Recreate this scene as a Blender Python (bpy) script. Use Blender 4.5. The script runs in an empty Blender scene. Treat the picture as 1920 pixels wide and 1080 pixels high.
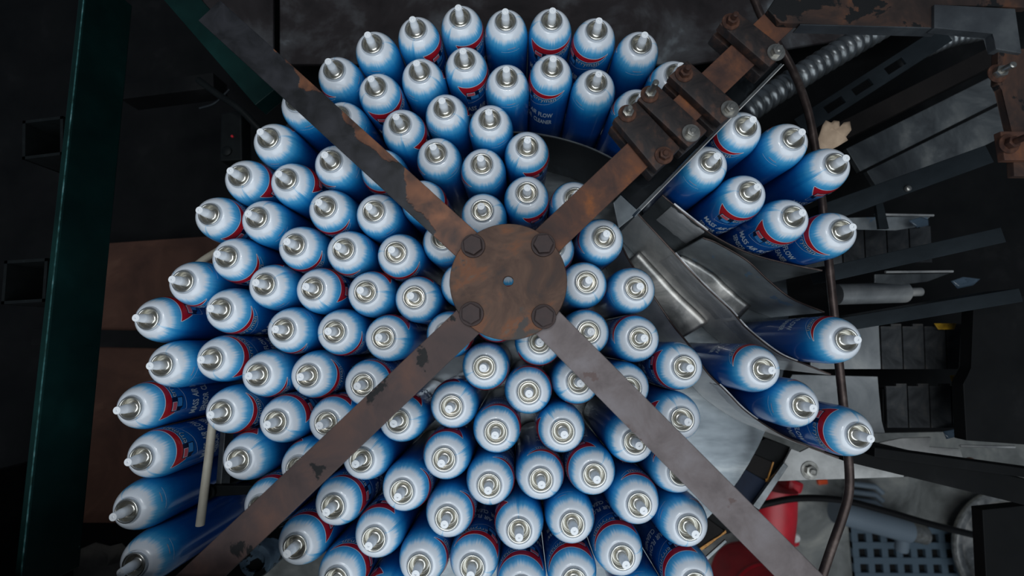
import bpy, bmesh, math, random
from mathutils import Vector, Matrix, noise as mnoise
random.seed(7)
PI = math.pi

# ------------------------------------------------------------------ camera
scene = bpy.context.scene
F_PX, NADIR = 826.0, (972.0, 638.0)          # focal length in px of a 1920 px frame, vanishing point of the verticals
BEAD_Z, CAM_Z = 0.2235, 0.8115               # bead of the valve cup above the table, camera above the table
_n = Vector((NADIR[0]-960.0, NADIR[1]-540.0, F_PX)).normalized()
_e3 = -_n
_e1 = (Vector((1, 0, 0)) - _e3*_e3.x).normalized()
_e2 = _e3.cross(_e1)

def U(px, py, z):
    """world point at height z that a photo pixel looks at"""
    v = Vector((px-960.0, py-540.0, F_PX))
    w = Vector((v.dot(_e1), v.dot(_e2), v.dot(_e3)))
    t = (z-CAM_Z)/w.z
    return Vector((w.x*t, w.y*t, z))

cam_data = bpy.data.cameras.new('camera')
cam = bpy.data.objects.new('camera', cam_data)
scene.collection.objects.link(cam)
m = Matrix.Identity(4)
for i, e in enumerate((_e1, _e2, _e3)):
    m[i][0], m[i][1], m[i][2] = e.x, -e.y, -e.z
m[2][3] = CAM_Z
cam.matrix_world = m
cam_data.sensor_width = 36.0
cam_data.lens = F_PX/1920*36.0
cam_data.clip_start = 0.01
cam_data.dof.use_dof = True
cam_data.dof.focus_distance = 0.60
cam_data.dof.aperture_fstop = 2.8
scene.camera = cam

# ------------------------------------------------------------------ light
world = bpy.data.worlds.new('world'); scene.world = world
world.use_nodes = True
bg = world.node_tree.nodes['Background']
bg.inputs[0].default_value = (0.55, 0.68, 0.85, 1)
bg.inputs[1].default_value = 0.12

def area(name, loc, target, size, power, col, size_y=None):
    d = bpy.data.lights.new(name, 'AREA'); d.energy = power; d.color = col
    d.shape = 'RECTANGLE'; d.size = size; d.size_y = size_y or size
    o = bpy.data.objects.new(name, d); scene.collection.objects.link(o)
    o.location = loc
    o.rotation_euler = (Vector(target)-Vector(loc)).to_track_quat('-Z', 'Y').to_euler()
    return o
area('window_light', (0.35, -1.25, 2.1), (0.05, 0.05, 0.1), 2.6, 46, (0.88, 0.95, 1.0))
area('left_fill_light', (-0.35, 0.40, 2.4), (0.05, 0.05, 0.1), 0.6, 7, (0.95, 0.97, 1.0))  # added fill that brightens the left-facing divider faces
area('ceiling_tube', (-0.12, 0.55, 2.3), (0.0, 0.1, 0.2), 0.07, 2.6, (0.92, 0.97, 1.0))
area('ceiling_tube', (0.25, 0.2, 2.3), (0.0, 0.1, 0.2), 0.05, 2.2, (0.92, 0.97, 1.0))
scene.view_settings.view_transform = 'Standard'
scene.view_settings.look = 'None'
scene.view_settings.gamma = 1.0
scene.view_settings.use_curve_mapping = False
scene.view_settings.exposure = 0.0

# ------------------------------------------------------------------ helpers
COL = scene.collection.objects
def lin(c):
    return tuple(((v/255)/12.92 if v/255 <= 0.04045 else ((v/255+0.055)/1.055)**2.4) for v in c)+(1.0,)

def new_mat(name):
    mt = bpy.data.materials.new(name); mt.use_nodes = True
    nt = mt.node_tree
    return mt, nt, nt.nodes['Principled BSDF']

def plain(name, rgb, rough=0.5, metal=0.0, coat=0.0):
    mt, nt, b = new_mat(name)
    b.inputs['Base Color'].default_value = lin(rgb)
    b.inputs['Roughness'].default_value = rough
    b.inputs['Metallic'].default_value = metal
    b.inputs['Coat Weight'].default_value = coat
    return mt

def noisy(name, stops, scale=20, rough=(0.4, 0.7), metal=0.0, bump=0.0, detail=8, stretch=(1, 1, 1), dist=0.0, chips=None):
    """noise -> colour ramp; chips = (colour, scale, threshold) adds flakes or spots with hard edges"""
    mt, nt, b = new_mat(name); N = nt.nodes; L = nt.links
    tc = N.new('ShaderNodeTexCoord'); mp = N.new('ShaderNodeMapping')
    mp.inputs['Scale'].default_value = stretch
    L.new(tc.outputs['Object'], mp.inputs['Vector'])
    nz = N.new('ShaderNodeTexNoise'); nz.inputs['Scale'].default_value = scale
    nz.inputs['Detail'].default_value = detail; nz.inputs['Roughness'].default_value = 0.62
    nz.inputs['Distortion'].default_value = dist
    L.new(mp.outputs[0], nz.inputs['Vector'])
    cr = N.new('ShaderNodeValToRGB')
    el = cr.color_ramp.elements
    while len(el) < len(stops): el.new(0.5)
    for e, (p, c) in zip(el, stops):
        e.position = p; e.color = lin(c)
    L.new(nz.outputs['Fac'], cr.inputs['Fac'])
    out = cr.outputs['Color']
    if chips:
        for col, sc, th in (chips if isinstance(chips, list) else [chips]):
            n2 = N.new('ShaderNodeTexNoise'); n2.inputs['Scale'].default_value = sc
            n2.inputs['Detail'].default_value = 6; n2.inputs['Roughness'].default_value = 0.6
            n2.inputs['Distortion'].default_value = 0.4
            L.new(mp.outputs[0], n2.inputs['Vector'])
            gt = N.new('ShaderNodeMapRange'); gt.inputs['From Min'].default_value = th
            gt.inputs['From Max'].default_value = th+0.02
            L.new(n2.outputs['Fac'], gt.inputs['Value'])
            mx = N.new('ShaderNodeMix'); mx.data_type = 'RGBA'
            L.new(gt.outputs['Result'], mx.inputs['Factor'])
            L.new(out, mx.inputs['A']); mx.inputs['B'].default_value = lin(col)
            out = mx.outputs['Result']
    L.new(out, b.inputs['Base Color'])
    mr = N.new('ShaderNodeMapRange'); mr.inputs['To Min'].default_value = rough[0]; mr.inputs['To Max'].default_value = rough[1]
    L.new(nz.outputs['Fac'], mr.inputs['Value']); L.new(mr.outputs['Result'], b.inputs['Roughness'])
    b.inputs['Metallic'].default_value = metal
    if bump:
        bp = N.new('ShaderNodeBump'); bp.inputs['Strength'].default_value = bump; bp.inputs['Distance'].default_value = 0.002
        L.new(nz.outputs['Fac'], bp.inputs['Height']); L.new(bp.outputs['Normal'], b.inputs['Normal'])
    return mt

def smooth(me, angle=35):
    for p in me.polygons: p.use_smooth = True
    if angle and hasattr(me, 'set_sharp_from_angle'): me.set_sharp_from_angle(angle=math.radians(angle))

def obj(name, me, mats, parent=None, loc=None, rz=0.0):
    o = bpy.data.objects.new(name, me); COL.link(o)
    if mats is not None and not me.materials:
        for mt in (mats if isinstance(mats, (list, tuple)) else [mats]): me.materials.append(mt)
    if parent: o.parent = parent
    if loc is not None: o.location = loc
    o.rotation_euler = (0, 0, rz)
    return o

def empty(name, loc=(0, 0, 0), rz=0.0):
    o = bpy.data.objects.new(name, None); COL.link(o); o.location = loc; o.rotation_euler = (0, 0, rz)
    o.empty_display_size = 0.02
    return o

def tag(o, label, cat, group=None, kind=None):
    o['label'] = label
    if cat: o['category'] = cat
    if group: o['group'] = group
    if kind: o['kind'] = kind
    return o

def from_bm(bm, name, sm=None):
    bmesh.ops.recalc_face_normals(bm, faces=bm.faces)
    me = bpy.data.meshes.new(name); bm.to_mesh(me); bm.free()
    if sm: smooth(me, sm)
    return me

def bm_prism(bm, pts, z0, z1, bevel=0.0):
    """upright prism over a plan outline"""
    bot = [bm.verts.new((p[0], p[1], z0)) for p in pts]
    top = [bm.verts.new((p[0], p[1], z1)) for p in pts]
    n = len(pts); fs = []
    fs.append(bm.faces.new(top)); fs.append(bm.faces.new(list(reversed(bot))))
    for i in range(n):
        fs.append(bm.faces.new((bot[i], bot[(i+1) % n], top[(i+1) % n], top[i])))
    if bevel:
        es = {e for f in fs for e in f.edges}
        bmesh.ops.bevel(bm, geom=list(es), offset=bevel, segments=2, affect='EDGES', profile=0.6)

def bm_lathe(bm, prof, n=32, center=(0, 0, 0), closed=False):
    rings = []
    for r, z in prof:
        if r < 1e-6: rings.append([bm.verts.new((center[0], center[1], center[2]+z))])
        else: rings.append([bm.verts.new((center[0]+r*math.cos(2*PI*k/n), center[1]+r*math.sin(2*PI*k/n), center[2]+z)) for k in range(n)])
    pairs = list(zip(rings, rings[1:]))
    if closed: pairs.append((rings[-1], rings[0]))
    for a, b in pairs:
        for k in range(n):
            k2 = (k+1) % n
            if len(a) == 1 and len(b) == 1: continue
            if len(a) == 1: bm.faces.new((a[0], b[k2], b[k]))
            elif len(b) == 1: bm.faces.new((a[k], a[k2], b[0]))
            else: bm.faces.new((a[k], a[k2], b[k2], b[k]))

def bm_tube(bm, pts, r, n=12, cap=True, radii=None):
    rings = []
    P = [Vector(p) for p in pts]
    up0 = None
    for i, p in enumerate(P):
        t = (P[min(i+1, len(P)-1)]-P[max(i-1, 0)]).normalized()
        if up0 is None:
            up0 = Vector((0, 0, 1)) if abs(t.z) < 0.9 else Vector((1, 0, 0))
        a = (up0-t*up0.dot(t)).normalized(); up0 = a
        b = t.cross(a)
        rr = radii[i] if radii else r
        rings.append([bm.verts.new(p+a*rr*math.cos(2*PI*k/n)+b*rr*math.sin(2*PI*k/n)) for k in range(n)])
    for x, y in zip(rings, rings[1:]):
        for k in range(n): bm.faces.new((x[k], x[(k+1) % n], y[(k+1) % n], y[k]))
    if cap:
        bm.faces.new(list(reversed(rings[0]))); bm.faces.new(rings[-1])

def spline(pts, sub=8):
    """Catmull-Rom through the points"""
    P = [Vector(p) for p in pts]; P = [P[0]*2-P[1]]+P+[P[-1]*2-P[-2]]
    out = []
    for i in range(1, len(P)-2):
        a, b, c, d = P[i-1:i+3]
        for k in range(sub):
            t = k/sub
            out.append(0.5*((2*b)+(c-a)*t+(2*a-5*b+4*c-d)*t*t+(3*b-a-3*c+d)*t**3))
    out.append(P[-2]); return out

def bm_wall(bm, line, z0, z1, th):
    """thin upright sheet along a plan polyline"""
    n = len(line); L = []; R = []
    for i, p in enumerate(line):
        t = (line[min(i+1, n-1)]-line[max(i-1, 0)]); t.z = 0; t.normalize()
        s = Vector((-t.y, t.x, 0))*th/2
        L.append(p+s); R.append(p-s)
    V = []
    for a, b in zip(L, R):
        V.append([bm.verts.new((a.x, a.y, z0)), bm.verts.new((a.x, a.y, z1)), bm.verts.new((b.x, b.y, z1)), bm.verts.new((b.x, b.y, z0))])
    for a, b in zip(V, V[1:]):
        for k in range(4): bm.faces.new((a[k], a[(k+1) % 4], b[(k+1) % 4], b[k]))
    bm.faces.new(V[0]); bm.faces.new(list(reversed(V[-1])))

def plate(name, img, ztop, th, mt, parent=None, bevel=0.0012):
    """flat plate whose top outline is seen at the given pixels; its origin sits at its own middle"""
    P = [U(x, y, ztop) for x, y in img]
    c = sum(P, Vector())/len(P); c.z = ztop-th
    bm = bmesh.new(); bm_prism(bm, [(p.x-c.x, p.y-c.y) for p in P], 0, th, bevel)
    return obj(name, from_bm(bm, name), mt, parent, c)

def bar(name, a, b, width, ztop, th, mt, parent=None, bevel=0.001, zb=None):
    """flat bar from pixel a to pixel b, its local X running along it from a"""
    A = U(a[0], a[1], ztop); B = U(b[0], b[1], ztop if zb is None else zb)
    d = B-A; ln = d.length; ang = math.atan2(d.y, d.x)
    bm = bmesh.new(); bm_prism(bm, [(0, -width/2), (ln, -width/2), (ln, width/2), (0, width/2)], -th, 0, bevel)
    o = obj(name, from_bm(bm, name), mt, parent, A, ang)
    if zb is not None: o.rotation_euler = (0, -math.asin((B.z-A.z)/ln), ang)
    return o

def hexpts(r, rot=0.0): return [(r*math.cos(PI/3*k+rot), r*math.sin(PI/3*k+rot)) for k in range(6)]

# ------------------------------------------------------------------ materials
M = {}
M['rust'] = noisy('rust', [(0.30, (26, 22, 21)), (0.46, (50, 38, 34)), (0.58, (72, 50, 40)), (0.70, (104, 64, 40))], 14, (0.5, 0.8), 0.3, 0.25, dist=0.5, chips=((12, 13, 15), 16, 0.55))
M['rust_hub'] = noisy('rust_hub', [(0.34, (38, 30, 29)), (0.45, (66, 46, 36)), (0.53, (82, 60, 48)), (0.61, (104, 66, 44)), (0.70, (84, 80, 74))], 17, (0.42, 0.66), 0.45, 0.12, dist=0.8, chips=((62, 58, 56), 12, 0.62))
M['rust_orange'] = noisy('rust_orange', [(0.32, (48, 34, 32)), (0.48, (76, 50, 40)), (0.60, (98, 62, 44)), (0.72, (132, 78, 42))], 22, (0.5, 0.8), 0.25, 0.2, dist=0.6)
M['arm_grey'] = noisy('arm_grey', [(0.3, (74, 66, 66)), (0.5, (96, 88, 88)), (0.7, (112, 106, 108))], 26, (0.38, 0.6), 0.5, 0.08, dist=0.4, chips=((84, 70, 68), 20, 0.66))
M['arm_brown'] = noisy('arm_brown', [(0.3, (50, 40, 40)), (0.5, (68, 54, 52)), (0.7, (88, 64, 56))], 18, (0.42, 0.65), 0.45, 0.1, dist=0.5, chips=((10, 11, 13), 24, 0.615))
M['arm_black'] = noisy('arm_black', [(0.3, (14, 15, 18)), (0.6, (34, 35, 40)), (0.75, (62, 60, 62))], 20, (0.3, 0.6), 0.2, 0.15, dist=0.5, chips=[((96, 62, 48), 9, 0.56)])
M['clamp'] = noisy('clamp', [(0.32, (20, 18, 20)), (0.50, (40, 33, 32)), (0.60, (66, 46, 38)), (0.72, (104, 66, 46))], 34, (0.45, 0.75), 0.3, 0.25, dist=0.7)
M['nut_steel'] = noisy('nut_steel', [(0.3, (120, 118, 112)), (0.7, (190, 188, 182))], 60, (0.25, 0.4), 0.9)
M['nut_rust'] = noisy('nut_rust', [(0.3, (42, 28, 25)), (0.55, (78, 50, 38)), (0.75, (108, 74, 56))], 90, (0.5, 0.75), 0.4, 0.2)
M['bolt_dark'] = noisy('bolt_dark', [(0.3, (34, 26, 27)), (0.7, (62, 48, 46))], 60, (0.4, 0.6), 0.5)
M['tin'] = plain('tin', (206, 204, 197), 0.27, 0.95)
M['stem'] = plain('stem', (240, 243, 246), 0.40)
M['red'] = plain('red_print', (168, 22, 34), 0.35, 0, 0.4)
M['white_print'] = plain('white_print', (206, 216, 226), 0.4, 0, 0.3)
M['navy'] = plain('navy_print', (14, 28, 58), 0.35, 0, 0.3)
M['pink'] = plain('pink_print', (206, 92, 104), 0.35, 0, 0.3)
M['sky'] = plain('sky_print', (60, 140, 205), 0.35, 0, 0.3)
M['letters'] = plain('letter_print', (186, 200, 212), 0.45)
M['peach'] = plain('peach_print', (206, 160, 150), 0.5)
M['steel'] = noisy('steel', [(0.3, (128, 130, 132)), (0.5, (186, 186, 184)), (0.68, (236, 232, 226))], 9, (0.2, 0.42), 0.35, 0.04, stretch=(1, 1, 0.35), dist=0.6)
M['steel_dark'] = noisy('steel_dark', [(0.3, (52, 55, 58)), (0.55, (88, 92, 94)), (0.75, (128, 130, 128))], 14, (0.24, 0.5), 0.45, 0.08, dist=0.6)
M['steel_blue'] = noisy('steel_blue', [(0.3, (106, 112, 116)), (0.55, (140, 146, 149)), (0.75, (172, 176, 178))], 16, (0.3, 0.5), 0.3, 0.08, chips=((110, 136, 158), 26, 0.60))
M['black_shield'] = noisy('black_shield', [(0.3, (10, 11, 13)), (0.6, (26, 29, 32)), (0.75, (60, 66, 70))], 16, (0.3, 0.55), 0.4, 0.1, dist=0.6)
M['tape'] = noisy('tape', [(0.3, (140, 142, 144)), (0.6, (182, 182, 182)), (0.78, (222, 222, 220))], 22, (0.25, 0.45), 0.3, 0.6, stretch=(1, 1, 2))
M['grease'] = noisy('grease', [(0.3, (4, 5, 6)), (0.6, (12, 13, 14)), (0.78, (26, 26, 27))], 10, (0.5, 0.8), 0.1, 0.2)
M['brown_dark'] = noisy('brown_dark', [(0.3, (16, 14, 14)), (0.6, (27, 24, 23)), (0.8, (42, 36, 34))], 6, (0.6, 0.85))
M['wood'] = noisy('wood', [(0.3, (48, 33, 29)), (0.55, (74, 51, 42)), (0.75, (98, 72, 60))], 5, (0.6, 0.85), 0, 0.1, stretch=(1, 1, 1), dist=1.0)
M['deck'] = noisy('deck', [(0.32, (30, 27, 28)), (0.50, (48, 44, 45)), (0.62, (74, 74, 76)), (0.74, (130, 138, 142))], 5.5, (0.55, 0.85), 0, 0.1, dist=0.6)
M['table'] = noisy('table', [(0.3, (70, 76, 81)), (0.55, (112, 118, 122)), (0.75, (158, 161, 161))], 7, (0.14, 0.32), 0.95, 0.04, stretch=(1, 3, 1))
M['green'] = noisy('green', [(0.3, (2, 20, 19)), (0.6, (5, 34, 32)), (0.8, (11, 46, 44))], 8, (0.35, 0.6), 0.0, 0.06, chips=((120, 150, 146), 60, 0.74))
M['tube_black'] = noisy('tube_black', [(0.3, (6, 8, 9)), (0.65, (15, 19, 20)), (0.8, (48, 54, 56))], 18, (0.4, 0.7), 0.1, 0.1, chips=((150, 156, 158), 90, 0.76))
M['ivory'] = noisy('ivory', [(0.3, (150, 142, 126)), (0.6, (176, 170, 154)), (0.8, (196, 190, 176))], 20, (0.4, 0.6))
M['slat'] = noisy('slat', [(0.3, (38, 40, 42)), (0.5, (66, 68, 70)), (0.66, (92, 88, 84)), (0.8, (128, 124, 120))], 18, (0.3, 0.55), 0.6, 0.1, dist=0.7)
M['plate_grey'] = noisy('plate_grey', [(0.3, (108, 112, 115)), (0.55, (142, 145, 146)), (0.75, (176, 175, 172))], 12, (0.35, 0.6), 0.5, 0.08, dist=0.5)
M['beam_dark'] = noisy('beam_dark', [(0.3, (22, 26, 29)), (0.6, (38, 44, 48)), (0.8, (64, 72, 76))], 10, (0.4, 0.65), 0.3, 0.08, stretch=(0.4, 1, 1))
M['rod'] = noisy('rod', [(0.3, (44, 36, 34)), (0.55, (72, 60, 56)), (0.75, (110, 98, 92))], 30, (0.32, 0.5), 0.6, 0.1)
M['conduit'] = noisy('conduit', [(0.3, (78, 82, 84)), (0.7, (140, 144, 146))], 20, (0.25, 0.4), 0.8)
M['paint_white'] = noisy('paint_white', [(0.3, (128, 128, 126)), (0.55, (172, 172, 170)), (0.75, (196, 196, 194))], 12, (0.5, 0.75), 0, 0.1, chips=((24, 26, 28), 15, 0.66))
M['card'] = noisy('card', [(0.3, (150, 128, 106)), (0.6, (182, 158, 134)), (0.8, (196, 174, 150))], 30, (0.7, 0.9), 0, 0.3)
M['concrete'] = noisy('concrete', [(0.3, (70, 72, 70)), (0.5, (108, 110, 108)), (0.66, (140, 140, 134)), (0.8, (176, 174, 166))], 7, (0.7, 0.9), 0, 0.1, dist=0.8)
M['cast_red'] = noisy('cast_red', [(0.3, (120, 14, 24)), (0.6, (176, 26, 40)), (0.8, (206, 60, 70))], 6, (0.3, 0.5), 0, 0.05)
M['orange'] = plain('orange', (214, 74, 20), 0.5)
M['rubber'] = plain('rubber_blue_grey', (62, 78, 90), 0.6)
M['cable'] = plain('cable', (14, 14, 15), 0.45)
M['navy_belt'] = noisy('navy_belt', [(0.3, (14, 20, 32)), (0.7, (24, 34, 52))], 14, (0.5, 0.7))
M['brass'] = noisy('brass', [(0.3, (120, 78, 30)), (0.7, (184, 130, 60))], 120, (0.4, 0.6), 0.3, 0.3)
M['yellow'] = noisy('yellow', [(0.3, (90, 66, 10)), (0.7, (196, 152, 20))], 40, (0.5, 0.7))
M['grey_pipe'] = plain('grey_pipe', (96, 108, 118), 0.5)
M['flaky'] = noisy('flaky', [(0.3, (50, 66, 80)), (0.6, (84, 104, 120)), (0.8, (120, 138, 150))], 30, (0.4, 0.6), 0.2, 0.2, chips=((8, 10, 12), 26, 0.52))
M['rag'] = noisy('rag', [(0.3, (44, 40, 38)), (0.7, (84, 80, 74))], 18, (0.8, 0.95))
M['edge_wear'] = noisy('edge_wear', [(0.42, (8, 44, 40)), (0.55, (40, 84, 84)), (0.7, (110, 140, 142))], 40, (0.4, 0.6))
M['bright_sheet'] = noisy('bright_sheet', [(0.34, (70, 72, 74)), (0.48, (140, 140, 138)), (0.62, (206, 202, 196))], 9, (0.24, 0.42), 0.85, 0.15, dist=0.8)
M['film'] = plain('film', (70, 86, 100), 0.2, 0.0)

# can body: white dome, feathered edge, blue wall
def can_material():
    mt, nt, b = new_mat('can_lacquer'); N = nt.nodes; L = nt.links
    def math_(op, a, c=None):
        n = N.new('ShaderNodeMath'); n.operation = op
        for i, v in enumerate((a, c)):
            if v is None: continue
            if isinstance(v, (int, float)): n.inputs[i].default_value = v
            else: L.new(v, n.inputs[i])
        return n.outputs[0]
    tc = N.new('ShaderNodeTexCoord'); sp = N.new('ShaderNodeSeparateXYZ'); L.new(tc.outputs['Object'], sp.inputs[0])
    X, Y, Z = sp.outputs
    ang = math_('ARCTAN2', Y, X)
    def streak(freq, zf, seed):
        cb = N.new('ShaderNodeCombineXYZ')
        L.new(math_('MULTIPLY', math_('COSINE', ang), freq), cb.inputs[0])
        L.new(math_('MULTIPLY', math_('SINE', ang), freq), cb.inputs[1])
        L.new(math_('ADD', math_('MULTIPLY', Z, zf), seed), cb.inputs[2])
        nz = N.new('ShaderNodeTexNoise'); nz.inputs['Scale'].default_value = 1.0; nz.inputs['Detail'].default_value = 3
        L.new(cb.outputs[0], nz.inputs['Vector']); return nz.outputs['Fac']
    s1 = math_('SUBTRACT', streak(13.0, 30.0, 3.0), 0.5)
    s2 = math_('SUBTRACT', streak(2.2, 10.0, 9.0), 0.5)
    zz = math_('ADD', Z, math_('ADD', math_('MULTIPLY', s1, 0.0085), math_('MULTIPLY', s2, 0.010)))
    # brush strokes where the print wraps, left of the red mark
    d = math_('ABSOLUTE', math_('ADD', ang, math.radians(84)))
    win = math_('MULTIPLY', math_('MAXIMUM', math_('SUBTRACT', 1.0, math_('MULTIPLY', d, 4.0)), 0.0), math_('MAXIMUM', math_('MULTIPLY', math_('SUBTRACT', streak(30.0, 3.0, 1.0), 0.47), 6.0), 0.0))
    zz = math_('SUBTRACT', zz, math_('MULTIPLY', math_('MINIMUM', win, 1.0), 0.010))
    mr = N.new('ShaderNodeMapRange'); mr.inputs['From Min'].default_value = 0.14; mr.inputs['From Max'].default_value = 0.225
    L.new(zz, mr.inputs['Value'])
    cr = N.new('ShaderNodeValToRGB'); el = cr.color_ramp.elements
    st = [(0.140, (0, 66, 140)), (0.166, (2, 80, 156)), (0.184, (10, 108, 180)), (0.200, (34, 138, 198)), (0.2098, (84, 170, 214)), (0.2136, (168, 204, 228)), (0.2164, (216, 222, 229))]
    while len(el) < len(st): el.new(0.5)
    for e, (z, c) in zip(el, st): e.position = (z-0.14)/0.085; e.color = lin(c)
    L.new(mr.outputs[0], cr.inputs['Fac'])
    L.new(cr.outputs['Color'], b.inputs['Base Color'])
    b.inputs['Roughness'].default_value = 0.30
    b.inputs['Coat Weight'].default_value = 0.5; b.inputs['Coat Roughness'].default_value = 0.06
    return mt
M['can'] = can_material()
for k_ in ('grease', 'brown_dark', 'beam_dark', 'black_shield', 'tube_black', 'wood', 'deck', 'navy_belt', 'green', 'cable'):
    M[k_].node_tree.nodes['Principled BSDF'].inputs['Specular IOR Level'].default_value = 0.15
M['grease'].node_tree.nodes['Principled BSDF'].inputs['Metallic'].default_value = 0.0
M['gusset'] = noisy('gusset', [(0.3, (44, 46, 50)), (0.55, (66, 70, 74)), (0.75, (92, 96, 98))], 12, (0.4, 0.6), 0.4, 0.1)

# ------------------------------------------------------------------ aerosol cans
R_CAN, Z_SH, DOME = 0.033, 0.185, 0.037
def can_r(z):
    if z <= Z_SH: return R_CAN
    return 0.015+0.018*math.sqrt(max(0.0, 1-((z-Z_SH)/DOME)**2))

def make_can_meshes():
    me = {}
    bm = bmesh.new()
    prof = [(0, 0.004), (0.026, 0.002), (0.029, 0.0), (0.0315, 0.0005), (0.033, 0.003), (0.033, 0.06), (0.033, 0.12), (0.033, 0.165)]
    for k in range(0, 15):
        a = k/15*PI/2
        prof.append((0.015+0.018*math.cos(a), Z_SH+DOME*math.sin(a)))
    prof = [p for p in prof if p[0] == 0 or p[1] < 0.2 or p[0] > 0.0176]
    prof += [(0.0172, 0.2214), (0.0164, 0.2204), (0.0155, 0.2192), (0.0146, 0.2188), (0.0141, 0.2196), (0.0140, 0.2228)]
    bm_lathe(bm, prof, 48); me['can_body'] = from_bm(bm, 'can_body', 40)
    # valve cup: rolled bead, sunk floor, raised middle
    bm = bmesh.new()
    prof = [(0.0141, 0.2222), (0.0150, 0.2226), (0.0154, 0.2235), (0.0150, 0.2245), (0.0140, 0.2250), (0.0130, 0.2246), (0.0124, 0.2236),
            (0.0120, 0.2190), (0.0117, 0.2160), (0.0110, 0.2150), (0.0096, 0.2149), (0.0088, 0.2156), (0.0083, 0.2180), (0.0078, 0.2196), (0.0066, 0.2204), (0.0050, 0.2206), (0.0048, 0.2214), (0.0, 0.2214)]
    bm_lathe(bm, prof, 40); me['valve_cup'] = from_bm(bm, 'valve_cup', 50)
    bm = bmesh.new()
    prof = [(0.0, 0.2202), (0.0052, 0.2202), (0.0060, 0.2212), (0.0060, 0.2310), (0.0057, 0.2330), (0.0052, 0.2340), (0.0051, 0.2420), (0.0048, 0.2428), (0.0014, 0.2430), (0.0012, 0.2412), (0.0, 0.2412)]
    bm_lathe(bm, prof, 20); me['spray_stem'] = from_bm(bm, 'spray_stem', 50)

    # printed marks that lie on the lacquer
    bm = bmesh.new()
    def pt(a, z, eps):
        r = can_r(z)+eps
        return bm.verts.new((r*math.cos(a), r*math.sin(a), z))
    def band(rows, eps, mi):
        """rows = (angle deg, z_low, z_high)"""
        prev = None
        for a, z0, z1 in rows:
            c = [pt(math.radians(a), z0+(z1-z0)*k/3, eps) for k in range(4)]
            if prev:
                for k in range(3):
                    f = bm.faces.new((prev[k], c[k], c[k+1], prev[k+1])); f.material_index = mi
            prev = c
    def interp(tab, a):
        for (a0, v0), (a1, v1) in zip(tab, tab[1:]):
            if a <= a1: return v0+(v1-v0)*(a-a0)/(a1-a0)
        return tab[-1][1]
    top = [(-60, .2035), (-30, .2030), (10, .2022), (50, .2026), (82, .2046)]
    bot = [(-60, .2030), (-42, .1862), (-36, .1936), (0, .1942), (30, .1956), (60, .1996), (82, .2044)]
    A = sorted(set([-60+142*k/35 for k in range(36)]+[-42, -36]))
    band([(a, interp(bot, a), interp(top, a)) for a in A], 0.00035, 0)
    band([(a*1.02, interp(bot, a)-.0009, interp(top, a)+.0008) for a in A], 0.00018, 1)
    arc = [(-38, .1655), (0, .1715), (40, .1830), (80, .2005)]
    band([(a, interp(arc, a)-.0003, interp(arc, a)+.0003) for a in range(-38, 82, 4)], 0.00020, 1)
    band([(-42, .1845, .1860), (-38.6, .1655, .1670), (-37.6, .1650, .1666)], 0.00019, 1)
    band([(-40+34*k/8, .1748+.003*(k < 2), .1940) for k in range(9)], 0.00045, 2)
    band([(-38+21*k/6, .1852, .1928) for k in range(7)], 0.00055, 1)
    band([(-37+19*k/6, .1859, .1921) for k in range(7)], 0.00065, 3)
    band([(-29+21*k/6, .1760, .1842) for k in range(7)], 0.00055, 4)
    me['brand_mark'] = from_bm(bm, 'brand_mark')
    bm = bmesh.new()
    # back of the can: a thin arc and a line of tiny reddish print
    band([(142+3*k, .1990, .1993) for k in range(18)], 0.00020, 1)
    for k in range(12):
        band([(160+2*k, .2040, .2048), (161.2+2*k, .2040, .2048)], 0.0002, 5)
    me['back_print'] = from_bm(bm, 'back_print')

    def text_mesh(words, eps):
        """words = (text, a0, a1 deg, z0, z1, shear, weight) bent onto the wall"""
        bm = bmesh.new()
        for s, a0, a1, z0, z1, sh, wt in words:
            cu = bpy.data.curves.new('t', 'FONT'); cu.body = s; cu.size = 1.0; cu.resolution_u = 2; cu.offset = wt
            to = bpy.data.objects.new('t', cu); COL.link(to)
            dg = bpy.context.evaluated_depsgraph_get(); dg.update()
            tm = to.evaluated_get(dg).to_mesh()
            xs = [v.co.x for v in tm.vertices]; ys = [v.co.y for v in tm.vertices]
            x0, x1, y0, y1 = min(xs), max(xs), min(ys), max(ys)
            vs = []
            for v in tm.vertices:
                fy = (v.co.y-y0)/(y1-y0); fx = (v.co.x-x0)/(x1-x0)
                z = z0+(z1-z0)*fy
                if callable(sh): z += sh(fx); dx = 0
                else: dx = sh*fy
                a = math.radians(a0+(a1-a0)*fx+dx); r = can_r(z)+eps
                vs.append(bm.verts.new((r*math.cos(a), r*math.sin(a), z)))
            for p in tm.polygons:
                try: bm.faces.new([vs[i] for i in p.vertices])
                except ValueError: pass
            bpy.data.objects.remove(to); bpy.data.curves.remove(cu)
        m_ = bpy.data.meshes.new('text'); bm.to_mesh(m_); bm.free(); return m_
    rise = lambda f: 0.006*f*f
    me['brand_outline'] = text_mesh([('erryman', -5.5, 58.5, .1822, .1922, rise, 0.03)], 0.0003)
    me['brand_letters'] = text_mesh([('erryman', -5, 58, .1828, .1916, rise, -0.004)], 0.0006)
    me['product_lettering'] = text_mesh([
        ('MASS', -55, -19, .1430, .1555, 0.0, 0.022), ('AIR', -14, 8, .1430, .1555, 3.5, 0.022), ('FLOW', 15, 55, .1430, .1555, 0.0, 0.022),
        ('SENSOR', -55, -6, .1225, .1350, 0.0, 0.022), ('CLEANER', 1, 55, .1225, .1350, 0.0, 0.022)], 0.0004)
    return me
CM = make_can_meshes()
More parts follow.
